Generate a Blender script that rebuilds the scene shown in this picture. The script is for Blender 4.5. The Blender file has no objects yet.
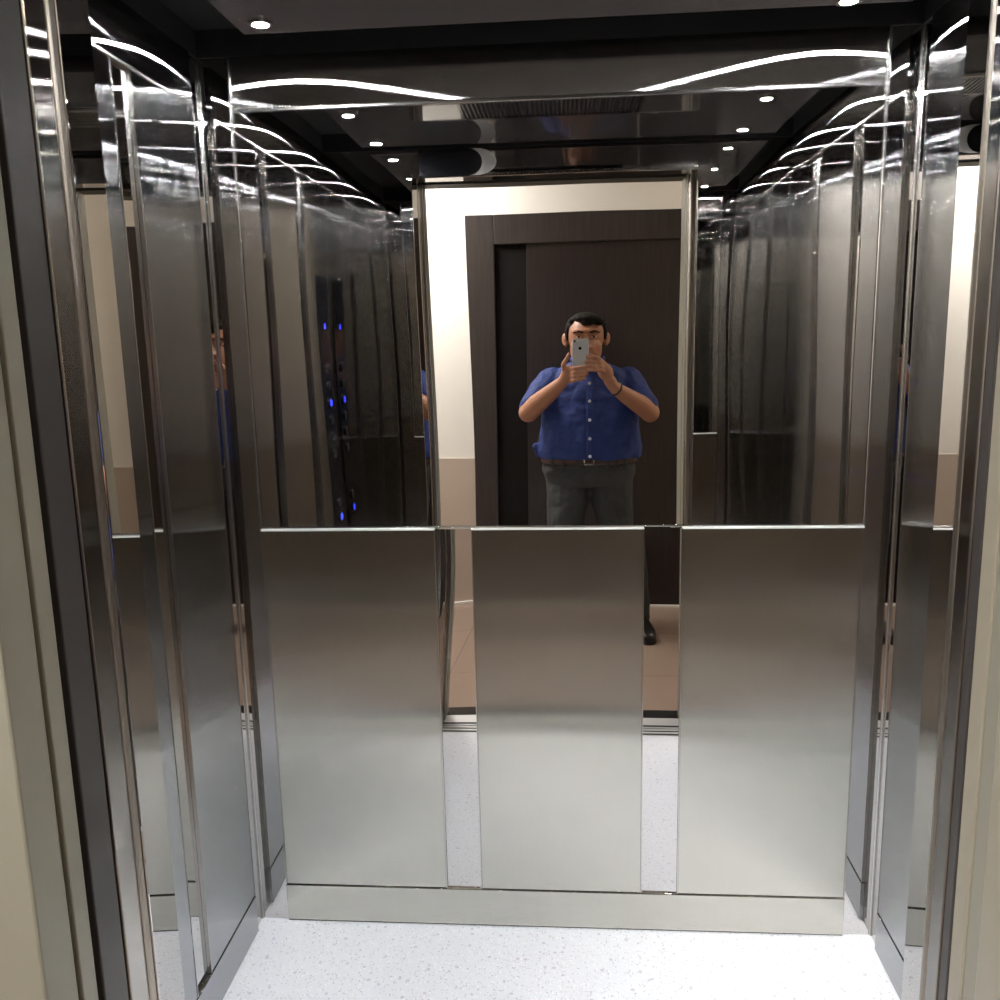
import bpy, bmesh, math, random
from mathutils import Vector, Matrix
random.seed(4)
S = bpy.context.scene
C = S.collection
PI = math.pi

# ------------------------------------------------------------------ helpers
def box(bm, x0, x1, y0, y1, z0, z1):
    vs = [bm.verts.new(p) for p in ((x0,y0,z0),(x1,y0,z0),(x1,y1,z0),(x0,y1,z0),(x0,y0,z1),(x1,y0,z1),(x1,y1,z1),(x0,y1,z1))]
    for f in ((3,2,1,0),(4,5,6,7),(0,1,5,4),(1,2,6,5),(2,3,7,6),(3,0,4,7)):
        bm.faces.new([vs[i] for i in f])

def bxs(*boxes):
    bm = bmesh.new()
    for b in boxes: box(bm, *b)
    return bm

def ell(bm, c, r, rot=None, u=24, v=16):
    m = Matrix.Translation(c)
    if rot is not None: m = m @ rot
    m = m @ Matrix.Diagonal((r[0], r[1], r[2], 1))
    bmesh.ops.create_uvsphere(bm, u_segments=u, v_segments=v, radius=1, matrix=m)

def loft(bm, rings, n=28, p=2.0):
    """rings: (centre, axis u vector, axis v vector): closed lofted body"""
    rows = []
    for c, U, V in rings:
        c, U, V = Vector(c), Vector(U), Vector(V)
        row = []
        for i in range(n):
            a = 2*PI*i/n
            ca, sa = math.cos(a), math.sin(a)
            k = 1.0/((abs(ca)**p + abs(sa)**p)**(1/p))
            row.append(bm.verts.new(c + U*ca*k + V*sa*k))
        rows.append(row)
    for a, b in zip(rows, rows[1:]):
        for i in range(n):
            bm.faces.new((a[i], a[(i+1)%n], b[(i+1)%n], b[i]))
    bm.faces.new(rows[0][::-1]); bm.faces.new(rows[-1])

def limb(bm, pts, n=16, capends=True):
    """tapered tube with round ends through (point, radius)"""
    P = [(Vector(p), r) for p, r in pts]
    for p, r in (P if capends else P[1:-1]):
        bmesh.ops.create_uvsphere(bm, u_segments=n, v_segments=max(8, n//2), radius=r, matrix=Matrix.Translation(p))
    for (a, ra), (b, rb) in zip(P, P[1:]):
        d = (b-a); L = d.length
        if L < 1e-6: continue
        q = Vector((0,0,1)).rotation_difference(d.normalized()).to_matrix().to_4x4()
        bmesh.ops.create_cone(bm, cap_ends=True, segments=n, radius1=ra, radius2=rb, depth=L, matrix=Matrix.Translation((a+b)/2) @ q)

def disc(bm, c, axis, r, h, n=24, r2=None):
    q = Vector((0,0,1)).rotation_difference(Vector(axis)).to_matrix().to_4x4()
    bmesh.ops.create_cone(bm, cap_ends=True, segments=n, radius1=r, radius2=r if r2 is None else r2, depth=h, matrix=Matrix.Translation(c) @ q)

def ring(bm, c, axis, r0, r1, h, n=32):
    """annular ring, its mid plane at c"""
    q = Vector((0,0,1)).rotation_difference(Vector(axis)).to_matrix()
    c = Vector(c); rows = []
    for (r, z) in ((r0,-h/2),(r1,-h/2),(r1,h/2),(r0,h/2)):
        rows.append([bm.verts.new(c + q @ Vector((r*math.cos(2*PI*i/n), r*math.sin(2*PI*i/n), z))) for i in range(n)])
    for k in range(4):
        a, b = rows[k], rows[(k+1)%4]
        for i in range(n):
            bm.faces.new((a[i], a[(i+1)%n], b[(i+1)%n], b[i]))

def prism(bm, pts, fn):
    """outline pts (u,v) extruded: fn(u,v,0) to fn(u,v,1)"""
    a = [bm.verts.new(fn(u,v,0)) for u, v in pts]; b = [bm.verts.new(fn(u,v,1)) for u, v in pts]
    bm.faces.new(a[::-1]); bm.faces.new(b)
    n = len(pts)
    for i in range(n): bm.faces.new((a[i], a[(i+1)%n], b[(i+1)%n], b[i]))

def obj(name, bm, mat, parent=None, bevel=0, smooth=False, voxel=0, relax=0):
    bmesh.ops.recalc_face_normals(bm, faces=bm.faces)
    me = bpy.data.meshes.new(name); bm.to_mesh(me); bm.free()
    if smooth:
        for p in me.polygons: p.use_smooth = True
    o = bpy.data.objects.new(name, me); C.objects.link(o)
    if mat: me.materials.append(mat)
    if parent:
        o.parent = parent
        o.matrix_parent_inverse = Matrix.Translation(-parent.location)
    if voxel:
        m = o.modifiers.new('remesh', 'REMESH'); m.mode = 'VOXEL'; m.voxel_size = voxel; m.use_smooth_shade = True
    if relax:
        m = o.modifiers.new('relax', 'SMOOTH'); m.factor = .5; m.iterations = relax
    if bevel:
        m = o.modifiers.new('edge', 'BEVEL'); m.width = bevel; m.segments = 2; m.limit_method = 'ANGLE'; m.angle_limit = .6
    return o

def crease(o, size, strength):
    t = bpy.data.textures.new(o.name+'_creases', 'CLOUDS'); t.noise_scale = size; t.noise_depth = 1
    m = o.modifiers.new('creases', 'DISPLACE'); m.texture = t; m.texture_coords = 'LOCAL'; m.strength = strength; m.mid_level = .5

def tag(o, label, cat, group=None):
    o['label'] = label; o['category'] = cat
    if group: o['group'] = group
    o['kind'] = 'thing'
    return o

def thing(name, loc, label, cat, group=None):
    o = bpy.data.objects.new(name, None); C.objects.link(o); o.location = loc; o.empty_display_size = .05
    return tag(o, label, cat, group)

def struct(name, bm, mat, label=None, cat=None, **k):
    o = obj(name, bm, mat, **k); 
    if label: tag(o, label, cat)
    o['kind'] = 'structure'
    return o

# ------------------------------------------------------------------ materials
def mat(name):
    m = bpy.data.materials.new(name); m.use_nodes = True
    nt = m.node_tree; nt.nodes.clear()
    out = nt.nodes.new('ShaderNodeOutputMaterial')
    return m, nt, out

def N(nt, kind, **k):
    n = nt.nodes.new(kind)
    for a, b in k.items(): setattr(n, a, b)
    return n

def noise(nt, scale, detail=2, vec=(1,1,1), rough=.5):
    tc = N(nt, 'ShaderNodeTexCoord'); mp = N(nt, 'ShaderNodeMapping'); mp.inputs['Scale'].default_value = vec
    nt.links.new(tc.outputs['Object'], mp.inputs['Vector'])
    t = N(nt, 'ShaderNodeTexNoise'); t.inputs['Scale'].default_value = scale; t.inputs['Detail'].default_value = detail
    t.inputs['Roughness'].default_value = rough
    nt.links.new(mp.outputs['Vector'], t.inputs['Vector'])
    return t

def plain(name, col, rough=.5, metal=0, spec=.5, bump=0, bscale=40, bvec=(1,1,1), var=0, vscale=6):
    m, nt, out = mat(name)
    b = N(nt, 'ShaderNodeBsdfPrincipled')
    b.inputs['Base Color'].default_value = (*col, 1); b.inputs['Roughness'].default_value = rough
    b.inputs['Metallic'].default_value = metal; b.inputs['Specular IOR Level'].default_value = spec
    if var:
        t = noise(nt, vscale, 4); r = N(nt, 'ShaderNodeMapRange')
        r.inputs['To Min'].default_value = 1-var; r.inputs['To Max'].default_value = 1+var
        mx = N(nt, 'ShaderNodeMix', data_type='RGBA', blend_type='MULTIPLY'); mx.inputs['Factor'].default_value = 1
        mx.inputs[6].default_value = (*col, 1)
        nt.links.new(t.outputs['Fac'], r.inputs['Value']); nt.links.new(r.outputs['Result'], mx.inputs[7])
        nt.links.new(mx.outputs[2], b.inputs['Base Color'])
    if bump:
        t = noise(nt, bscale, 3, bvec); bp = N(nt, 'ShaderNodeBump'); bp.inputs['Strength'].default_value = 1
        bp.inputs['Distance'].default_value = bump
        nt.links.new(t.outputs['Fac'], bp.inputs['Height']); nt.links.new(bp.outputs['Normal'], b.inputs['Normal'])
    nt.links.new(b.outputs['BSDF'], out.inputs['Surface'])
    return m

def mirror(name, col=(.74,.73,.72), wave=.0006, scale=3.0, vec=(1,1,.6), rough=0.0, wave2=0):
    """polished steel sheet, slightly oil-canned"""
    m, nt, out = mat(name)
    g = N(nt, 'ShaderNodeBsdfAnisotropic', distribution='GGX')
    g.inputs['Color'].default_value = (*col, 1); g.inputs['Roughness'].default_value = rough
    bp = N(nt, 'ShaderNodeBump'); bp.inputs['Strength'].default_value = 1; bp.inputs['Distance'].default_value = wave
    t = noise(nt, scale, 0, vec)
    nt.links.new(t.outputs['Fac'], bp.inputs['Height']); nt.links.new(bp.outputs['Normal'], g.inputs['Normal'])
    nt.links.new(g.outputs['BSDF'], out.inputs['Surface'])
    return m

def brushed(name, tangent, col=(.62,.61,.58), wide=.42, narrow=.006, wave=.0004, scale=2.5, vec=(1,1,1)):
    """steel with an upright hairline grain: images smear sideways and stay crisp up and down"""
    m, nt, out = mat(name)
    g = N(nt, 'ShaderNodeBsdfAnisotropic', distribution='BECKMANN')
    g.inputs['Color'].default_value = (*col, 1)
    ratio = wide/narrow
    a = 1 - 1/math.sqrt(ratio)
    g.inputs['Roughness'].default_value = math.sqrt(math.sqrt(wide*narrow))
    g.inputs['Anisotropy'].default_value = a
    cv = N(nt, 'ShaderNodeCombineXYZ')
    for i in range(3): cv.inputs[i].default_value = tangent[i]
    nt.links.new(cv.outputs[0], g.inputs['Tangent'])
    # faint hairlines in the reflectance
    t = noise(nt, 1, 2, (260,260,2.5)); r = N(nt, 'ShaderNodeMapRange')
    r.inputs['To Min'].default_value = .97; r.inputs['To Max'].default_value = 1.02
    mx = N(nt, 'ShaderNodeMix', data_type='RGBA', blend_type='MULTIPLY'); mx.inputs['Factor'].default_value = 1
    mx.inputs[6].default_value = (*col, 1)
    nt.links.new(t.outputs['Fac'], r.inputs['Value']); nt.links.new(r.outputs['Result'], mx.inputs[7]); nt.links.new(mx.outputs[2], g.inputs['Color'])
    if wave:
        bp = N(nt, 'ShaderNodeBump'); bp.inputs['Strength'].default_value = 1; bp.inputs['Distance'].default_value = wave
        w = noise(nt, scale, 0, vec)
        nt.links.new(w.outputs['Fac'], bp.inputs['Height']); nt.links.new(bp.outputs['Normal'], g.inputs['Normal'])
    nt.links.new(g.outputs['BSDF'], out.inputs['Surface'])
    return m

def emit(name, col, s):
    m, nt, out = mat(name)
    e = N(nt, 'ShaderNodeEmission'); e.inputs['Color'].default_value = (*col, 1); e.inputs['Strength'].default_value = s
    nt.links.new(e.outputs[0], out.inputs['Surface'])
    return m

def terrazzo(name):
    m, nt, out = mat(name)
    b = N(nt, 'ShaderNodeBsdfPrincipled'); b.inputs['Roughness'].default_value = .28
    tc = N(nt, 'ShaderNodeTexCoord')
    col = None
    base = N(nt, 'ShaderNodeRGB'); base.outputs[0].default_value = (.80,.83,.88,1); col = base.outputs[0]
    for sc, thr, c in ((95,.20,(.50,.52,.58)), (150,.28,(.60,.60,.64)), (42,.20,(.62,.61,.70)), (120,.28,(.95,.95,.97))):
        mp = N(nt, 'ShaderNodeMapping'); mp.inputs['Location'].default_value = (sc*.37, sc*.11, 0)
        nt.links.new(tc.outputs['Object'], mp.inputs['Vector'])
        v = N(nt, 'ShaderNodeTexVoronoi'); v.inputs['Scale'].default_value = sc
        nt.links.new(mp.outputs['Vector'], v.inputs['Vector'])
        lt = N(nt, 'ShaderNodeMath', operation='LESS_THAN'); lt.inputs[1].default_value = thr
        nt.links.new(v.outputs['Distance'], lt.inputs[0])
        sp = N(nt, 'ShaderNodeSeparateColor'); nt.links.new(v.outputs['Color'], sp.inputs[0])
        g2 = N(nt, 'ShaderNodeMath', operation='GREATER_THAN'); g2.inputs[1].default_value = .62
        nt.links.new(sp.outputs[0], g2.inputs[0])
        mu = N(nt, 'ShaderNodeMath', operation='MULTIPLY'); nt.links.new(lt.outputs[0], mu.inputs[0]); nt.links.new(g2.outputs[0], mu.inputs[1])
        mx = N(nt, 'ShaderNodeMix', data_type='RGBA'); nt.links.new(mu.outputs[0], mx.inputs['Factor'])
        nt.links.new(col, mx.inputs[6]); mx.inputs[7].default_value = (*c, 1); col = mx.outputs[2]
    nt.links.new(col, b.inputs['Base Color'])
    t = noise(nt, 120, 2); bp = N(nt, 'ShaderNodeBump'); bp.inputs['Distance'].default_value = .0006
    nt.links.new(t.outputs['Fac'], bp.inputs['Height']); nt.links.new(bp.outputs['Normal'], b.inputs['Normal'])
    nt.links.new(b.outputs['BSDF'], out.inputs['Surface'])
    return m

def wood(name, col, rough=.35):
    m, nt, out = mat(name)
    b = N(nt, 'ShaderNodeBsdfPrincipled'); b.inputs['Roughness'].default_value = rough
    t = noise(nt, 6, 6, (14,14,.8), .6); r = N(nt, 'ShaderNodeValToRGB')
    r.color_ramp.elements[0].color = (*[c*.65 for c in col], 1); r.color_ramp.elements[1].color = (*[c*1.35 for c in col], 1)
    r.color_ramp.elements[0].position = .3; r.color_ramp.elements[1].position = .7
    nt.links.new(t.outputs['Fac'], r.inputs[0]); nt.links.new(r.outputs[0], b.inputs['Base Color'])
    nt.links.new(b.outputs['BSDF'], out.inputs['Surface'])
    return m

def tiles(name, col, grout, size, rough=.2):
    m, nt, out = mat(name)
    b = N(nt, 'ShaderNodeBsdfPrincipled'); b.inputs['Roughness'].default_value = rough
    tc = N(nt, 'ShaderNodeTexCoord')
    br = N(nt, 'ShaderNodeTexBrick'); br.offset = 0
    br.inputs['Scale'].default_value = 1; br.inputs['Brick Width'].default_value = size; br.inputs['Row Height'].default_value = size
    br.inputs['Mortar Size'].default_value = .003
    br.inputs['Color1'].default_value = (*col, 1); br.inputs['Color2'].default_value = (*[c*.93 for c in col], 1); br.inputs['Mortar'].default_value = (*grout, 1)
    nt.links.new(tc.outputs['Object'], br.inputs['Vector']); nt.links.new(br.outputs['Color'], b.inputs['Base Color'])
    nt.links.new(b.outputs['BSDF'], out.inputs['Surface'])
    return m

TX, TY = (1,0,0), (0,1,0)
ANIS_SWAP = True
if ANIS_SWAP: BTX, BTY = (0,0,1), (0,0,1)
else: BTX, BTY = TX, TY

M = dict(
    mirror=mirror('polished_steel', (.62,.61,.60)),
    mirror_main=mirror('polished_steel_pane', (.76,.75,.73), .0011, 2.6, (1,1,.55)),
    mirror_side=mirror('polished_steel_side', (.60,.59,.58), .0010, 3.0),
    mirror_front=mirror('polished_steel_return', (.55,.54,.53), .0010, 3.0),
    brush=brushed('brushed_steel_back', BTX, (.545,.535,.485)),
    brush_side=brushed('brushed_steel_side', BTY, (.43,.435,.445), .46, .0025, .0007, 3.2, (1,1,.4)),
    brush_band=brushed('brushed_steel_band', BTX, (.66,.645,.63), .60, .005, .0006, 2.2),
    trim=plain('satin_trim', (.50,.49,.47), .22, 1),
    ledge=plain('lit_ledge', (.86,.86,.84), .42, 1),  # light falling on the ledge from above put into this lighter colour
    trim_dark=plain('dark_trim', (.04,.037,.035), .5, 1),
    jambsteel=brushed('brushed_door_edge', BTY, (.42,.40,.38), .30, .002, 0),
    ceil=plain('dark_ceiling_metal', (.066,.059,.057), .05, 0, .5, .0002, 5),
    black=plain('black_recess', (.006,.006,.007), .6),
    blackgloss=plain('black_gloss', (.008,.008,.010), .12),
    chrome=plain('lamp_chrome', (.75,.75,.75), .12, 1),
    led=emit('downlight_lens', (.97,.98,1), 2000),
    blue=emit('button_blue', (.02,.03,1), 9),
    terrazzo=terrazzo('white_terrazzo'),
    sill=plain('aluminium_sill', (.72,.72,.72), .45, .6),
    white=plain('white_wall_paint', (.82,.80,.76), .7),
    pale=plain('pale_matt', (.85,.82,.80), .6),
    beige=plain('beige_wainscot', (.50,.42,.36), .45),
    beigewall=plain('landing_wall', (.27,.235,.18), .6, var=.06, vscale=30),
    jamb=plain('grey_green_paint', (.185,.18,.145), .4, var=.05, vscale=20),
    jamblit=plain('lit_jamb_paint', (.22,.20,.155), .35, var=.05, vscale=20),
    jambdark=plain('groove_soffit_dark', (.06,.055,.04), .6),
    doorsedge=plain('landing_door_edge', (.030,.026,.025), .45),
    woodframe=wood('dark_frame_wood', (.030,.023,.022), .4),
    wooddoor=wood('dark_door_wood', (.022,.016,.015), .30),
    woodblack=plain('door_reveal_wood', (.006,.005,.005), .8, 0, .15),
    tile=tiles('lobby_tile', (.29,.215,.17), (.18,.14,.11), .6),
    darkstrip=plain('dark_floor_strip', (.02,.02,.02), .2),
    skin=plain('skin', (.30,.135,.078), .5, var=.12, vscale=18),
    lips=plain('lips', (.30,.12,.09), .5),
    hair=plain('black_hair', (.008,.007,.006), .75, 0, .15, bump=.004, bscale=60, bvec=(1,.3,1)),
    eye=plain('eye_white', (.75,.72,.68), .25),
    iris=plain('iris_brown', (.03,.015,.01), .2),
    shirt=plain('blue_shirt', (.005,.021,.13), .75, bump=.03, bscale=8, var=.15, vscale=9),
    shirtb=plain('pearl_button', (.55,.6,.7), .3),
    jeans=plain('grey_denim', (.027,.030,.032), .85, bump=.018, bscale=9, var=.25, vscale=7),
    belt=plain('brown_belt', (.05,.022,.015), .4),
    buckle=plain('buckle_metal', (.6,.58,.5), .25, 1),
    shoe=plain('black_leather', (.010,.009,.009), .3),
    phone=plain('phone_aluminium', (.46,.46,.47), .4, .6),
    phoneblack=plain('phone_glass', (.01,.01,.012), .1),
    gold=plain('ring_gold', (.75,.6,.35), .2, 1),
    band=plain('wrist_cord', (.02,.012,.012), .6),
)

# ------------------------------------------------------------------ the cab
XL, XR = -.845, .779        # side walls
D = 1.08                    # inner face of the front returns at y = -D
ZC, ZR, ZT, ZM, ZK = 2.20, 2.26, 2.082, 1.094, .108
OL, OR_, OT = -.528, .425, 2.107   # doorway of the cab

def posts():
    bm = bmesh.new()
    for xw, xi, xo in ((XL, OL-.0051, OL), (XR, OR_, OR_-.0030)):
        prism(bm, [(xw,-D), (xi,-D), (xo,-1.158), (xw,-1.158)], lambda u, w, k: (u, w, ZR*k))
    box(bm, OL-.006, OR_, -1.158, -D, OT, ZR)
    return bm
struct('floor', bxs((XL-.02, XR+.02, -1.163, .02, -.05, 0)), M['terrazzo'], 'white speckled terrazzo floor of the lift cab', 'floor')
struct('wall_back', bxs((XL-.03, XR+.03, 0, .03, -.05, ZR)), M['mirror'], 'polished steel back wall sheet of the lift cab', 'wall')
struct('wall_left', bxs((XL-.03, XL, -1.16, 0, -.05, ZR)), M['mirror_side'], 'polished steel left wall sheet of the lift cab', 'wall')
struct('wall_right', bxs((XR, XR+.03, -1.16, 0, -.05, ZR)), M['mirror_side'], 'polished steel right wall sheet of the lift cab', 'wall')
struct('wall_front', posts(), M['mirror_front'],
       'polished steel front wall of the lift cab around the doorway', 'wall', bevel=.002)
struct('ceiling', bxs((XL, XR, -D, 0, ZR, ZR+.03)), M['black'], 'black recess above the suspended lift ceiling panel', 'ceiling')
# black painted upstand that closes the recess around the hung ceiling
for nm, b in (('trim_1', (XL, XR, -.004, 0, ZC, ZR)), ('trim_2', (XL, XL+.004, -D, -.004, ZC, ZR)), ('trim_3', (XR-.004, XR, -D, -.004, ZC, ZR)), ('trim_4', (XL+.004, XR-.004, -D, -D+.004, ZC, ZR))):
    struct(nm, bxs(b), M['black'])

# --- back wall cladding
PT = .006
LX, RX = -.769, .706
p = tag(obj('steel_cladding', bxs((LX+.0045, RX-.0045, -PT, -.0006, ZT+.005, ZC-.001)), M['brush_band'], bevel=.0012),
        'wide brushed steel band across top of back wall, under the ceiling', 'wall panel', 'cladding of the back wall')
def sm(a, b, x):
    t = min(1, max(0, (x-a)/(b-a))); return t*t*(3-2*t)
def pane(x0, x1, z0, z1, y, depth, nx=150, nz=60):
    # thin sheet metal never hangs quite flat: its front face is slightly buckled, most at the right third and lower left
    bm = bmesh.new(); rows = []
    for j in range(nz+1):
        z = z0+(z1-z0)*j/nz; g = 0; row = []
        for i in range(nx+1):
            x = x0+(x1-x0)*i/nx
            sl = -.0125*sm(.225,.300,x)*(1-sm(.315,.375,x)) - .0050*sm(-.46,-.36,x)*(1-sm(-.24,-.14,x))*(1-sm(1.15,1.75,z))
            sl += .0050*math.sin(19*x+2.1*z)*math.sin(5.5*z+7*x)*(sm(.33,.42,x)+1-sm(-.46,-.38,x))
            g += sl*(x1-x0)/nx
            row.append(bm.verts.new((x, y+g, z)))
        rows.append(row)
    for j in range(nz):
        for i in range(nx): bm.faces.new((rows[j][i], rows[j][i+1], rows[j+1][i+1], rows[j+1][i]))
    ext = bmesh.ops.extrude_face_region(bm, geom=bm.faces[:])
    for e in ext['geom']:
        if isinstance(e, bmesh.types.BMVert): e.co.y = depth
    return bm
mp = tag(obj('wall_mirror', pane(LX+.005, RX-.005, ZM+.005, ZT-.005, -.004, -.0006), M['mirror_main'], smooth=True),
         'large mirror panel on upper back wall showing man with phone', 'mirror')
mp.data.set_sharp_from_angle(angle=.5)
obj('side_trim', bxs((LX-.003, LX+.004, -.010, -.0006, ZM, ZC-.001)), M['trim'], mp, bevel=.0015)
obj('side_trim', bxs((RX-.004, RX+.003, -.010, -.0006, ZM, ZC-.001)), M['trim'], mp, bevel=.0015)
obj('top_trim', bxs((LX+.004, RX-.004, -.010, -.0006, ZT-.004, ZT+.004)), M['trim'], mp, bevel=.0015)
obj('bottom_trim', bxs((LX+.004, RX-.004, -.006, -.0006, ZM, ZM+.004)), M['trim'], mp, bevel=.001)
for x0, x1, lab in ((LX, -.328, 'left brushed steel panel of three on lower back wall, under the mirror'),
                    (-.238, .186, 'middle brushed steel panel on lower back wall, between two mirror strips'),
                    (.277, RX, 'right brushed steel panel of three on lower back wall, under the mirror')):
    w = thing('steel_cladding', ((x0+x1)/2, 0, ZK), lab, 'wall panel', 'cladding of the back wall')
    obj('sheet', bxs((x0+.003, x1-.003, -.008, -.0006, ZK+.003, ZM-.004)), M['brush'], w, bevel=.001)
    obj('side_trim', bxs((x0, x0+.003, -.009, -.0006, ZK+.003, ZM-.004)), M['trim'], w)
    obj('side_trim', bxs((x1-.003, x1, -.009, -.0006, ZK+.003, ZM-.004)), M['trim'], w)
    obj('top_ledge', bxs((x0, x1, -.013, -.0006, ZM-.0055, ZM-.0005)), M['ledge'], w, bevel=.003)
def strip(x0, x1, s0, s1):
    # narrow polished strip, set a touch out of true; slope s0 at the foot, s1 at the top
    bm = bmesh.new(); rows = []
    for j in range(41):
        z = ZK+.0004+(ZM-.004-ZK-.0004)*j/40; row = []
        for i in range(13):
            t = i/12; sl = s0+(s1-s0)*sm(.45,.95,j/40)
            row.append(bm.verts.new((x0+(x1-x0)*t, -.0022-sl*(t-.5)*(x1-x0), z)))
        rows.append(row)
    for j in range(40):
        for i in range(12): bm.faces.new((rows[j][i], rows[j][i+1], rows[j+1][i+1], rows[j+1][i]))
    ext = bmesh.ops.extrude_face_region(bm, geom=bm.faces[:])
    for e in ext['geom']:
        if isinstance(e, bmesh.types.BMVert): e.co.y = -.0006
    return bm
for x0, x1, s0, s1, lab in ((-.3275, -.2385, .006, .024, 'narrow mirror strip on lower back wall, between the left and middle steel panels'),
                            (.1865, .2765, .014, .014, 'narrow mirror strip on lower back wall, between the middle and right steel panels')):
    ms = tag(obj('mirror_strip', strip(x0, x1, s0, s1), M['mirror'], smooth=True), lab, 'mirror', 'mirror strips of the lower back wall')
    ms.data.set_sharp_from_angle(angle=.5)
bb = struct('baseboard_back', bxs((LX, RX, -.010, 0, .004, ZK)), M['brush'], 'brushed steel kick plate along foot of the back wall', 'kick plate', bevel=.0015)
struct('trim_5', bxs((LX, RX, -.006, 0, 0, .004)), M['black'])

# --- side wall cladding
for side, X, s in (('left', XL, 1), ('right', XR, -1)):
    xs = sorted((X+s*.0006, X+s*.008))
    for (y0, y1, where) in ((-.355, -.060, 'next to the back corner'), (-.720, -.430, 'in the middle of the wall'), (-1.070, -.795, 'beside the doorway')):
        w = thing('steel_cladding', (X, (y0+y1)/2, ZK), 'tall brushed steel panel on %s cab wall, %s' % (side, where), 'wall panel', 'tall cladding of the side walls')
        obj('sheet', bxs((xs[0], xs[1], y0+.003, y1-.003, ZK+.003, ZT-.004)), M['brush_side'], w, bevel=.001)
        xt = sorted((X+s*.0006, X+s*.0095))
        obj('side_trim', bxs((xt[0], xt[1], y0, y0+.0022, ZK+.003, ZT-.004)), M['trim'], w)
        obj('side_trim', bxs((xt[0], xt[1], y1-.0022, y1, ZK+.003, ZT-.004)), M['trim'], w)
    tag(obj('steel_cladding', bxs((*xs, -1.075, -.060, ZT+.004, ZC-.001)), M['brush_side'], bevel=.001),
        'horizontal brushed steel band along top of %s cab wall' % side, 'wall panel')
    xt = sorted((X, X+s*.011))
    struct('trim_%d' % (6 if s > 0 else 7), bxs((*xt, -1.075, -.060, ZT-.004, ZT+.004)), M['trim'], bevel=.0015)
    xk = sorted((X, X+s*.010))
    struct('baseboard_'+side, bxs((*xk, -1.075, -.060, .004, ZK)), M['brush_side'], 'brushed steel kick plate along foot of %s cab wall' % side, 'kick plate', bevel=.0012)

# --- corner posts at the rear: thin bright bead
for nm, X, s in (('trim_8', XL, 1), ('trim_9', XR, -1)):
    xs = sorted((X, X+s*.005))
    struct(nm, bxs((*xs, -.005, 0, 0, ZC)), M['trim'], bevel=.001)

# --- suspended ceiling, lamps, vent
CX0, CX1, CY0, CY1 = -.68, .70, -1.02, -.14
cp = tag(obj('suspended_ceiling', bxs((CX0, CX1, CY0, CY1, ZC, ZC+.03)), M['ceil'], bevel=.002), 'dark suspended metal ceiling panel of the lift with black gap around', 'ceiling panel')
where = {(-1,0):'left row, next to the back wall', (-1,1):'left row, middle one', (-1,2):'left row, nearest the doorway',
         (1,0):'right row, next to the back wall', (1,1):'right row, middle one', (1,2):'right row, nearest the doorway'}
def downlight(loc, label):
    t = thing('ceiling_downlight', loc, 'small round white downlight in dark ceiling, '+label, 'ceiling light', 'downlights in the lift ceiling')
    x, y, z = loc
    bm = bmesh.new(); ring(bm, (x,y,z-.003), (0,0,1), .0165, .025, .006); obj('bezel', bm, M['chrome'], t, smooth=False, bevel=.001)
    bm = bmesh.new(); disc(bm, (x,y,z-.002), (0,0,1), .016, .003); obj('lens', bm, M['led'], t)
    return t
for sx, x, ys in ((-1, -.62, (-.208, -.565, -.945)), (1, .566, (-.172, -.565, -.945))):
    for k, y in enumerate(ys):
        downlight((x, y, ZC), where[(sx, k)])
v = thing('ceiling_vent', (-.04, -.57, ZC), 'black ribbed air vent grille in middle of lift ceiling', 'vent')
obj('frame', bxs((-.30, .22, -.665, -.655, ZC-.006, ZC), (-.30, .22, -.475, -.465, ZC-.006, ZC), (-.30, -.29, -.655, -.475, ZC-.006, ZC), (.21, .22, -.655, -.475, ZC-.006, ZC)), M['blackgloss'], v)
obj('backing', bxs((-.29, .21, -.655, -.475, ZC-.002, ZC)), M['black'], v)
bm = bmesh.new()
for i in range(40):
    x = -.286 + i*.0125
    box(bm, x, x+.005, -.655, -.475, ZC-.006, ZC-.002)
obj('grille', bm, plain('vent_slats', (.05,.05,.055), .25, .6), v)

# --- made-up plate over the doorway: its pale rim stands in for unexplained white arcs
hd = thing('header_arc_standin', (-.37, -D, 2.155), 'made-up black plate with pale crescent rim, standing in for white arcs on header above doorway', 'plate')
pts = [(-.505, 2.112), (-.33, 2.112)] + [(-.33 + .045*math.sin(a), 2.155 - .043*math.cos(a)) for a in [PI*i/16 for i in range(1, 16)]] + [(-.33, 2.198), (-.505, 2.198)]
bm = bmesh.new(); prism(bm, pts, lambda u, w, k: (u, -D - .0005 + .0045*k, w)); obj('face', bm, M['blackgloss'], hd)
inner = [(-.33 + .047*math.sin(a), 2.155 - .043*math.cos(a)) for a in [PI*i/16 for i in range(17)]]
outer = [(-.305 + .070*math.sin(a), 2.155 - .043*math.cos(a)) for a in [PI*i/16 for i in range(17)]]
bm = bmesh.new(); prism(bm, outer + inner[::-1], lambda u, w, k: (u, -D + .003*k, w)); obj('rim', bm, M['pale'], hd)

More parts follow.
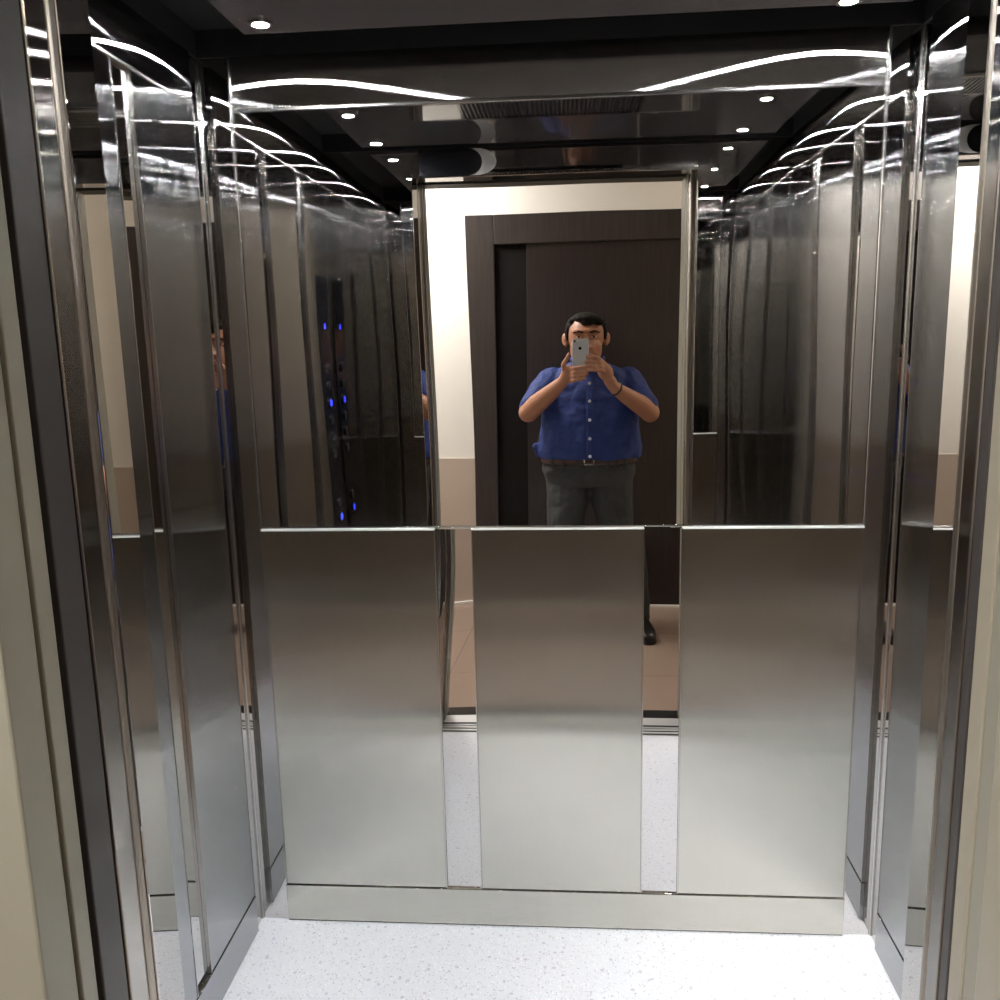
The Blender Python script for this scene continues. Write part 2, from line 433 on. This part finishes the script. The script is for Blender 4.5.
# --- control panel on the left wall near the doorway
PX = XL+.0087
co = thing('button_console', (PX, -.985, .8), 'black lift control panel with blue lit buttons on left wall', 'control panel')
obj('faceplate', bxs((PX, PX+.004, -1.045, -.915, .78, 1.78)), M['blackgloss'], co, bevel=.0015)
obj('display', bxs((PX+.004, PX+.006, -1.020, -.940, 1.56, 1.68)), M['phoneblack'], co)
def arrow(yc, zc, up):
    bm = bmesh.new(); k = 1 if up else -1
    prism(bm, [(yc-.008, zc-.008*k), (yc+.008, zc-.008*k), (yc, zc+.010*k)], lambda u, w, q: (PX+.006+.001*q, u, w)); return bm
obj('arrow', arrow(-.98, 1.607, True), M['blue'], co)
for z in (1.46, 1.40, 1.34, 1.28, 1.22, 1.16, .98, .93):
    bm = bmesh.new(); disc(bm, (PX+.007, -.98, z), (1,0,0), .017, .006); b = obj('button', bm, M['trim_dark'], co, bevel=.001)
    if z in (1.34, .93):
        bm = bmesh.new(); ring(bm, (PX+.0075, -.98, z), (1,0,0), .006, .011, .006, 20); obj('halo', bm, M['blue'], b)

# --- cab door edges, landing doors, sills
for side, X, s in (('left', OL, -1), ('right', .412, 1)):
    w = thing('lift_door', (X, -1.20, 0), 'brushed steel lift door slid open into %s side of doorway' % side, 'lift door', 'cab doors slid open')
    xa = sorted((X, X+s*.40))
    obj('leaf', bxs((*xa, -1.220 if s < 0 else -1.205, -1.181 if s < 0 else -1.176, .006, 2.14)), M['jambsteel'], w, bevel=.002)
    xa = sorted((X-s*.001, X+s*.05))
    obj('edge_bead', bxs((*xa, -1.180 if s < 0 else -1.1755, -1.161, .006, 2.14)), plain('bead_'+side, (.36,.32,.27), .35, 1), w, bevel=.005)
    w = thing('landing_door', (X, -1.25, 0), 'dark edged landing door slid open into %s side of doorway' % side, 'lift door', 'landing doors slid open')
    y0, y1 = (-1.272, -1.224) if side == 'left' else (-1.226, -1.207)
    xa = sorted((X+s*.001, X+s*.42))
    obj('leaf', bxs((*xa, y0, y1, .006, 2.14)), M['doorsedge'], w, bevel=.002)
cs = thing('door_sill', (0, -1.195, 0), 'grooved aluminium sill at edge of the lift cab floor', 'sill', 'grooved sills of the doorway')
obj('plate', bxs((OL-.35, OR_+.30, -1.228, -1.163, -.03, -.001)), M['sill'], cs)
obj('groove', bxs((OL-.35, OR_+.30, -1.186, -1.176, -.001, .0005), (OL-.35, OR_+.30, -1.212, -1.205, -.001, .0005)), M['black'], cs)
ls = thing('door_sill', (0, -1.29, 0), 'grooved aluminium sill at the landing edge, outside the cab gap', 'sill', 'grooved sills of the doorway')
obj('plate', bxs((OL-.35, OR_+.30, -1.335, -1.240, -.03, -.001)), M['sill'], ls)
obj('groove', bxs((OL-.35, OR_+.30, -1.262, -1.250, -.001, .0005)), M['black'], ls)
struct('trim_10', bxs((OL-.05, OR_+.05, -1.41, -1.336, -.03, .001)), M['darkstrip'], 'dark strip across the floor before the lift sill', 'threshold')  # dark strip between the lobby tiles and the landing sill

# landing frame: stepped painted jambs and head
FL, FR = OL, .412
fr = struct('door_1', bxs((FL-.10, FL, -1.373, -1.320, 0, 2.15+.12)), M['jamb'],
            'grey green painted steel frame of the lift doorway on the landing', 'door frame', bevel=.003)
obj('head', bxs((FL, FR, -1.373, -1.284, 2.119, 2.27)), M['jambdark'], fr)  # shade on the soffit put into the head's dark colour
obj('groove', bxs((FL-.10, FL-.006, -1.320, -1.311, 0, 2.27),), M['jambdark'], fr)
obj('rebate', bxs((FL-.10, FL-.001, -1.311, -1.284, 0, 2.27)), M['jamb'], fr, bevel=.002)
# right jamb: beige, its brighter lighting put into a paler colour, with a ribbed edge
obj('right_jamb', bxs((FR, FR+.10, -1.373, -1.287, 0, 2.27), (FR, FR+.10, -1.262, -1.229, 0, 2.27)), M['jamblit'], fr, bevel=.004)
obj('groove', bxs((FR+.002, FR+.10, -1.287, -1.262, 0, 2.27)), M['jamb'], fr)

# ------------------------------------------------------------------ the lobby
LY = -2.89
struct('lobby_wall', bxs((-3.2, 3.2, LY-.05, LY, .89, 2.75)), M['white'], 'white upper lobby wall seen in the mirror behind the man', 'wall')
struct('lobby_wall', bxs((-3.2, 3.2, LY-.05, LY+.006, 0, .89)), M['beige'], 'beige lower lobby wall seen in the mirror left of the man', 'wall')
struct('lobby_floor', bxs((-3.2, 3.2, LY-.05, -1.411, -.05, 0)), M['tile'], 'brown tiled lobby floor seen in the mirror strips', 'floor')
struct('lobby_ceiling', bxs((-3.2, 3.2, LY-.05, -1.373, 2.75, 2.8)), M['white'], 'white lobby ceiling', 'ceiling')
struct('landing_wall', bxs((-3.2, FL-.10, -1.372, -1.29, 0, 2.75), (FR+.10, 3.2, -1.372, -1.29, 0, 2.75), (FL-.10, FR+.10, -1.372, -1.29, 2.27, 2.75)), M['beigewall'], 'beige landing wall around the lift doorway', 'wall')
struct('lobby_wall', bxs((-3.25, -3.2, LY-.05, -1.29, 0, 2.75)), M['white'], 'white end wall of the lobby, left', 'wall')
struct('lobby_wall', bxs((3.2, 3.25, LY-.05, -1.29, 0, 2.75)), M['white'], 'white end wall of the lobby, right', 'wall')
# shaft side closure between cab and landing wall
struct('shaft_wall', bxs((-1.3, XL-.03, -1.29, -1.28, 0, 2.75), (XR+.03, 1.3, -1.29, -1.28, 0, 2.75), (FL-.45, FR+.45, -1.30, -1.16, 2.27, 2.30)), M['black'])
dr = struct('door_2', bxs((-.545, -.39, LY+.006, LY+.035, 0, 2.225), (.66, .805, LY+.006, LY+.035, 0, 2.225), (-.39, .66, LY+.006, LY+.035, 2.07, 2.225)), M['woodframe'],
            'dark brown wooden lobby door and frame behind the man', 'door', bevel=.004)
obj('reveal', bxs((-.39, -.215, LY+.006, LY+.012, 0, 2.07)), M['woodblack'], dr)
obj('leaf', bxs((-.215, .66, LY+.006, LY+.022, .012, 2.07)), M['wooddoor'], dr, bevel=.002)
obj('threshold', bxs((-.39, .66, LY+.006, LY+.03, 0, .012)), M['pale'], dr)
for nm, x0, x1 in (('baseboard_lobby', -3.2, -.546), ('baseboard_lobby', .806, 3.2)):
    struct(nm, bxs((x0, x1, LY+.006, LY+.018, 0, .018)), M['pale'], bevel=.002)

# ------------------------------------------------------------------ the man
HX = .097
man = thing('person', (.11, -2.45, 0), 'person in blue shirt and grey jeans photographing with a phone, seen in mirror', 'person')
bm = bmesh.new()
# head
ell(bm, (HX, -2.405, 1.575), (.094, .108, .104))
ell(bm, (HX, -2.375, 1.500), (.078, .085, .092))
ell(bm, (HX, -2.340, 1.440), (.046, .044, .034))
ell(bm, (HX-.040, -2.338, 1.512), (.036, .030, .036)); ell(bm, (HX+.040, -2.338, 1.512), (.036, .030, .036))
ell(bm, (HX, -2.312, 1.588), (.075, .022, .016))
limb(bm, [((HX,-2.298,1.565),.010), ((HX,-2.280,1.527),.013), ((HX,-2.274,1.512),.016)])
ell(bm, (HX-.016,-2.286,1.509), (.012,.013,.010)); ell(bm, (HX+.016,-2.286,1.509), (.012,.013,.010))
for s in (-1, 1):
    ell(bm, (HX+s*.104, -2.400, 1.552), (.013, .022, .031), Matrix.Rotation(s*.45, 4, 'Z'))
    ell(bm, (HX+s*.099, -2.392, 1.528), (.010, .013, .014))
# neck, trunk
limb(bm, [((.10,-2.425,1.48),.064), ((.105,-2.455,1.37),.070)])
loft(bm, [((.11,-2.47,.82), (.155,0,0), (0,.110,0)), ((.11,-2.47,.92), (.185,0,0), (0,.125,0)), ((.11,-2.465,1.05), (.195,0,0), (0,.130,0)),
          ((.11,-2.465,1.22), (.195,0,0), (0,.118,0)), ((.11,-2.465,1.33), (.185,0,0), (0,.10,0)), ((.108,-2.46,1.40), (.10,0,0), (0,.07,0))])
EL, ER = (-.188,-2.335,1.190), (.412,-2.335,1.180)
WL, WR = (-.018,-2.185,1.348), (.222,-2.185,1.318)
limb(bm, [((-.085,-2.455,1.345),.060), ((-.140,-2.395,1.27),.050), (EL,.050)])
limb(bm, [((.315,-2.455,1.340),.060), ((.365,-2.395,1.265),.050), (ER,.050)])
limb(bm, [(EL,.049), ((-.145,-2.295,1.235),.049), ((-.075,-2.235,1.295),.040), (WL,.028)])
limb(bm, [(ER,.049), ((.362,-2.295,1.222),.049), ((.285,-2.235,1.272),.040), (WR,.028)])
# legs, feet
limb(bm, [((.02,-2.47,.86),.095), ((-.012,-2.44,.50),.062), ((-.02,-2.46,.09),.042)])
limb(bm, [((.20,-2.47,.86),.095), ((.245,-2.44,.50),.062), ((.30,-2.45,.09),.042)])
limb(bm, [((-.02,-2.46,.055),.036), ((-.035,-2.33,.040),.030)]); limb(bm, [((.30,-2.45,.055),.036), ((.335,-2.29,.040),.030)])
# left palm, thumb, fingers (phone lies in it), right palm the same
ell(bm, (.008,-2.158,1.388), (.034,.022,.042), Matrix.Rotation(.5, 4, 'Y'))
limb(bm, [(WL,.028), ((-.004,-2.168,1.37),.029)])
limb(bm, [((-.008,-2.155,1.400),.014), ((-.014,-2.146,1.432),.0115), ((.004,-2.140,1.462),.0098), ((.013,-2.137,1.481),.0085)], n=12)
for i, (dl, dz) in enumerate(((.0,0), (.006,.001), (.003,.001), (-.010,.0))):
    z = 1.414 - .0195*i
    limb(bm, [((.018,-2.152,z-.004),.011), ((.036,-2.122,z),.0098), ((.066+dl,-2.1145,z+.004),.0088), ((.094+dl,-2.1160,z+.007+dz),.0076)], n=12)
ell(bm, (.182,-2.160,1.392), (.036,.022,.046), Matrix.Rotation(-.45, 4, 'Y'))
limb(bm, [(WR,.028), ((.202,-2.17,1.352),.029)])
limb(bm, [((.180,-2.172,1.395),.014), ((.156,-2.165,1.425),.0115), ((.134,-2.152,1.448),.0098), ((.120,-2.146,1.458),.0085)], n=12)
for i, (dl, dz) in enumerate(((.004,.004), (-.004,.002), (0,.0), (.012,-.001))):
    z = 1.462 - .0195*i
    limb(bm, [((.176,-2.154,z-.030+.004*i),.012), ((.150+.004*i,-2.124,z-.004),.0102), ((.124+dl,-2.1145,z+dz),.0090), ((.092+dl,-2.1155,z+dz+.001),.0076)], n=12)
obj('body', bm, M['skin'], man, voxel=.0042, relax=3)
# face details
for s in (-1, 1):
    bm = bmesh.new(); ell(bm, (HX+s*.036, -2.3085, 1.562), (.0135, .010, .0062), u=16, v=10)
    e = obj('eye', bm, M['eye'], man, smooth=True)
    bm = bmesh.new(); ell(bm, (HX+s*.036, -2.3005, 1.5622), (.0068, .004, .0058), u=14, v=8); obj('iris', bm, M['iris'], e, smooth=True)
    bm = bmesh.new()
    limb(bm, [((HX+s*.036-.016,-2.305,1.566),.003), ((HX+s*.036,-2.2985,1.570),.0042), ((HX+s*.036+.016,-2.306,1.566),.003)], n=8)
    obj('eyelid', bm, M['skin'], man, voxel=.0016, relax=1)
for s in (-1, 1):
    bm = bmesh.new(); limb(bm, [((HX+s*.018,-2.292,1.583),.0045), ((HX+s*.038,-2.291,1.588),.0052), ((HX+s*.064,-2.306,1.581),.003)], n=10)
    obj('eyebrow', bm, M['hair'], man, voxel=.002, relax=1)
bm = bmesh.new()
limb(bm, [((HX-.026,-2.296,1.473),.005), ((HX,-2.288,1.477),.008), ((HX+.026,-2.296,1.473),.005)], n=10)
limb(bm, [((HX-.022,-2.297,1.466),.005), ((HX,-2.289,1.464),.009), ((HX+.022,-2.297,1.466),.005)], n=10)
obj('lips', bm, M['lips'], man, voxel=.002, relax=2)
bm = bmesh.new()
ell(bm, (HX, -2.425, 1.598), (.103, .108, .088))
ell(bm, (HX+.010, -2.350, 1.650), (.072, .062, .030), Matrix.Rotation(.1, 4, 'Y'))
ell(bm, (HX+.012, -2.312, 1.640), (.040, .022, .026), Matrix.Rotation(-.3, 4, 'Y'))
ell(bm, (HX+.052, -2.325, 1.640), (.036, .024, .022), Matrix.Rotation(.5, 4, 'Y'))
for s in (-1, 1): ell(bm, (HX+s*.090, -2.385, 1.585), (.014, .026, .042))
for i in range(60):
    a = random.uniform(0, 2*PI); r = random.uniform(.3, 1)
    ell(bm, (HX+.085*r*math.cos(a), -2.41+.085*r*math.sin(a), 1.672-.034*r*r), (.016, .019, .012), Matrix.Rotation(random.uniform(-.6,.6), 4, 'Y'), 10, 8)
obj('hair', bm, M['hair'], man, voxel=.004, relax=1)
# shirt
bm = bmesh.new()
loft(bm, [((.118,-2.47,.945), (.262,0,0), (0,.168,0)), ((.118,-2.47,.985), (.266,0,0), (0,.172,0)), ((.118,-2.468,1.06), (.258,0,0), (0,.166,0)), ((.118,-2.466,1.16), (.243,0,0), (0,.155,0)),
          ((.118,-2.465,1.26), (.238,0,0), (0,.140,0)), ((.118,-2.465,1.33), (.238,0,0), (0,.122,0)), ((.116,-2.465,1.38), (.205,0,0), (0,.105,0)), ((.110,-2.458,1.41), (.135,0,0), (0,.092,0)), ((.106,-2.452,1.432), (.085,0,0), (0,.083,0))], 40, 2.3)
limb(bm, [((-.075,-2.458,1.335),.078), ((-.130,-2.405,1.275),.068), ((-.174,-2.355,1.218),.063)])
limb(bm, [((.308,-2.458,1.330),.078), ((.352,-2.405,1.270),.068), ((.396,-2.355,1.210),.063)])
limb(bm, [((-.135,-2.44,.965),.024), ((-.158,-2.44,1.005),.020)])
sh = obj('shirt', bm, M['shirt'], man, voxel=.0065, relax=4); crease(sh, .085, .016)
bm = bmesh.new()
for s in (-1, 1):
    prism(bm, [(.106+s*.004, 1.428), (.106+s*.062, 1.458), (.106+s*.078, 1.430), (.106+s*.052, 1.372)], lambda u, w, k: (u, -2.352-.035*abs(u-.106)/.07*1.0+.006*k - (1.44-w)*-.12, w))
limb(bm, [((.035,-2.43,1.44),.013), ((.030,-2.47,1.452),.013), ((.06,-2.52,1.455),.013), ((.15,-2.52,1.455),.013), ((.182,-2.47,1.452),.013), ((.177,-2.43,1.44),.013)], n=10)
obj('collar', bm, M['shirt'], sh, voxel=.004, relax=1)
def front_y(z):
    tab = ((.945,.168),(.985,.172),(1.06,.166),(1.16,.155),(1.26,.140),(1.33,.122),(1.38,.105))
    for (a, ra), (b, rb) in zip(tab, tab[1:]):
        if a <= z <= b: return -2.467 + ra + (rb-ra)*(z-a)/(b-a)
    return -2.37
bm = bmesh.new()
zs = [.955+.02*i for i in range(21)]
loft(bm, [((.112, front_y(z)+.001, z), (.017,0,0), (0,.006,0)) for z in zs], 12, 4)
obj('placket', bm, M['shirt'], sh)
for z in (.968, 1.057, 1.150, 1.243, 1.330):
    bm = bmesh.new(); disc(bm, (.112, front_y(z)+.008, z), (0,1,0), .0078, .004, 14); obj('button', bm, M['shirtb'], sh)
# trousers
bm = bmesh.new()
loft(bm, [((.115,-2.47,.80), (.218,0,0), (0,.135,0)), ((.112,-2.47,.88), (.236,0,0), (0,.150,0)), ((.112,-2.47,.965), (.232,0,0), (0,.150,0))], 36, 2.4)
limb(bm, [((.012,-2.47,.82),.122), ((-.008,-2.45,.62),.098), ((-.012,-2.44,.48),.084), ((-.018,-2.455,.28),.076), ((-.02,-2.46,.075),.066)])
limb(bm, [((.215,-2.47,.82),.122), ((.240,-2.45,.62),.098), ((.250,-2.44,.48),.084), ((.280,-2.45,.28),.076), ((.30,-2.45,.075),.066)])
tr = obj('trousers', bm, M['jeans'], man, voxel=.0065, relax=3); crease(tr, .08, .012)
for s, x0 in ((-1,-.02), (1,.245)):
    bm = bmesh.new(); limb(bm, [((x0-s*.05, -2.322, .925),.004), ((x0+s*.01, -2.330, .905),.004), ((x0+s*.055, -2.36, .90),.004)], n=8)
    obj('pocket_seam', bm, M['jeans'], tr)
bm = bmesh.new()
n = 48; rows = []
for (k, z) in ((1.0,.922),(1.035,.924),(1.035,.958),(1.0,.960)):
    row = []
    for i in range(n):
        a = 2*PI*i/n; ca, sa = math.cos(a), math.sin(a); q = 1/((abs(ca)**2.4+abs(sa)**2.4)**(1/2.4))
        row.append(bm.verts.new((.112+.236*k*ca*q, -2.47+.152*k*sa*q, z)))
    rows.append(row)
for k in range(4):
    for i in range(n): bm.faces.new((rows[k][i], rows[k][(i+1)%n], rows[(k+1)%4][(i+1)%n], rows[(k+1)%4][i]))
bt = obj('belt', bm, M['belt'], man)
bm = bmesh.new()
yb = -2.304
for b in ((.082,.088), (.128,.134)): box(bm, *b, yb-.006, yb, .920, .962)
for b in ((.920,.926), (.956,.962)): box(bm, .082, .134, yb-.006, yb, *b)
obj('buckle', bm, M['buckle'], bt, bevel=.001)
for dx in (-.072, -.02, .052, .20, .245, .285):
    y = -2.47 + .160*(max(0, 1-abs((dx-.112+.0)/.245)**2.4))**(1/2.4)
    bm = bmesh.new(); box(bm, dx-.006, dx+.006, y-.006, y+.003, .905, .965); obj('belt_loop', bm, M['jeans'], tr)
# shoes
for (hx, hy, tx, ty, side) in ((-.02,-2.47,-.040,-2.30,'l'), (.30,-2.46,.345,-2.24,'r')):
    h, t = Vector((hx,hy,0)), Vector((tx,ty,0)); d = (t-h).normalized(); pz = Vector((0,0,1)); sd = d.cross(pz)
    bm = bmesh.new()
    prof = ((-.055,.030,.030,.045),(-.04,.036,.045,.06),(0,.039,.052,.066),(.06,.041,.046,.058),(.12,.047,.036,.046),(.18,.048,.028,.038),(.225,.040,.022,.032),(.25,.022,.014,.026))
    loft(bm, [(h + d*a + pz*(.014+hh), sd*w, pz*hh) for a, w, hh, _ in prof], 20, 2.4)
    so = obj('shoe', bm, M['shoe'], man, smooth=True)
    bm = bmesh.new()
    loft(bm, [(h + d*a + pz*.010, sd*(w+.003), pz*.010) for a, w, hh, _ in prof], 16, 4)
    obj('sole', bm, M['black'], so)
# wristband and ring on the hand at the right of the picture
def torus(c, axis, R, r, n=28, k=10):
    bm = bmesh.new(); q = Vector((0,0,1)).rotation_difference(Vector(axis).normalized()).to_matrix()
    g = [[bm.verts.new(Vector(c) + q @ Vector(((R+r*math.cos(2*PI*j/k))*math.cos(2*PI*i/n), (R+r*math.cos(2*PI*j/k))*math.sin(2*PI*i/n), r*math.sin(2*PI*j/k)))) for j in range(k)] for i in range(n)]
    for i in range(n):
        for j in range(k): bm.faces.new((g[i][j], g[(i+1)%n][j], g[(i+1)%n][(j+1)%k], g[i][(j+1)%k]))
    return bm
ax = Vector(ER)-Vector(WR)
obj('wristband', torus(Vector(WR)+ax*.08, ax, .0310, .0045), M['band'], man, smooth=True)
obj('finger_ring', torus((.136,-2.1185,1.4255), (-.03,.004,.004), .0098, .0018, 20, 8), M['gold'], man, smooth=True)

# the phone in his hands
PX0, PX1, PZ0, PZ1, PY0, PY1 = .028, .105, 1.408, 1.552, -2.1325, -2.1252
ph = thing('smartphone', ((PX0+PX1)/2, PY0, PZ0), 'silver grey smartphone held up in both hands of the man', 'phone')
def rrect(x0, x1, z0, z1, r, n=6):
    o = []
    for cx, cz, a0 in ((x1-r,z1-r,0),(x0+r,z1-r,PI/2),(x0+r,z0+r,PI),(x1-r,z0+r,1.5*PI)):
        o += [(cx+r*math.cos(a0+PI/2*i/n), cz+r*math.sin(a0+PI/2*i/n)) for i in range(n+1)]
    return o
bm = bmesh.new(); prism(bm, rrect(PX0,PX1,PZ0,PZ1,.011), lambda u, w, k: (u, PY0+(PY1-PY0)*k, w)); obj('case', bm, M['phone'], ph, bevel=.002)
bm = bmesh.new(); prism(bm, rrect(PX0+.004,PX1-.004,PZ0+.018,PZ1-.018,.002), lambda u, w, k: (u, PY0-.0004+.0003*k, w)); obj('screen', bm, M['phoneblack'], ph)
bm = bmesh.new(); disc(bm, (PX0+.011, PY1+.0006, PZ1-.011), (0,1,0), .0048, .0014); obj('camera_lens', bm, M['phoneblack'], ph)
bm = bmesh.new(); disc(bm, (PX0+.024, PY1+.0003, PZ1-.011), (0,1,0), .0026, .0008); obj('flash', bm, M['pale'], ph)
bm = bmesh.new()
lx, lz = (PX0+PX1)/2-.002, 1.507
out = []
for i in range(40):
    a = 2*PI*i/40; r = .0078*(1+.06*math.cos(2*a)-.05*abs(math.cos(a))**6*(1 if math.sin(a) > -2 else 1))
    x, z = r*math.cos(a), r*1.02*math.sin(a)
    if math.sin(a) > .9: z -= .0012*(math.sin(a)-.9)/.1
    if math.sin(a) < -.9: z += .0010*(-math.sin(a)-.9)/.1
    dx, dz = x-.0092, z-.0010        # the bite on one flank
    dd = math.hypot(dx, dz)
    if dd < .0042: x, z = .0092+dx/dd*.0042, .0010+dz/dd*.0042
    out.append((lx-x*-1, lz+z))
prism(bm, out, lambda u, w, k: (u, PY1+.0005*k, w))
prism(bm, [(lx+.0002, lz+.0080), (lx+.0022, lz+.0092), (lx+.0040, lz+.0125), (lx+.0014, lz+.0112)], lambda u, w, k: (u, PY1+.0005*k, w))
obj('emblem', bm, M['phoneblack'], ph)

# ------------------------------------------------------------------ light
def area(name, loc, rot, size, power, col=(1,.96,.9)):
    l = bpy.data.lights.new(name, 'AREA'); l.size = size; l.energy = power; l.color = col
    o = bpy.data.objects.new(name, l); C.objects.link(o); o.location = loc; o.rotation_euler = rot
    return o
area('lobby_lamp', (-1.15, -2.50, 2.73), (0,0,0), .45, 88, (1,.96,.92))
area('lobby_lamp', (1.9, -2.2, 2.73), (0,0,0), .4, 28, (1,.86,.70))
w = bpy.data.worlds.new('World'); S.world = w; w.use_nodes = True
w.node_tree.nodes['Background'].inputs[0].default_value = (.01,.01,.012,1)

# ------------------------------------------------------------------ camera
cam = bpy.data.cameras.new('camera'); co_ = bpy.data.objects.new('camera', cam); C.objects.link(co_)
R = ((0.99704732,-0.07634595,0.00824294),(0.0736057,0.98077414,0.18073262),(-0.02188267,-0.17959225,0.98349772))
co_.matrix_world = Matrix(((R[0][0],R[0][2],-R[0][1],0),(R[1][0],R[1][2],-R[1][1],-2.1193),(R[2][0],R[2][2],-R[2][1],1.55),(0,0,0,1)))
cam.sensor_width = 36; cam.lens = 880.14*36/1000; cam.clip_start = .005
S.camera = co_
S.view_settings.view_transform = 'Standard'; S.view_settings.look = 'None'; S.view_settings.gamma = 1
S.view_settings.exposure = 0
try:
    cy = S.cycles
    cy.max_bounces = 20; cy.glossy_bounces = 16; cy.diffuse_bounces = 5
    cy.sample_clamp_indirect = 120; cy.sample_clamp_direct = 0
    cy.blur_glossy = 0.2; cy.caustics_reflective = True
    cy.use_denoising = True
except Exception as e:
    print('cycles settings', e)
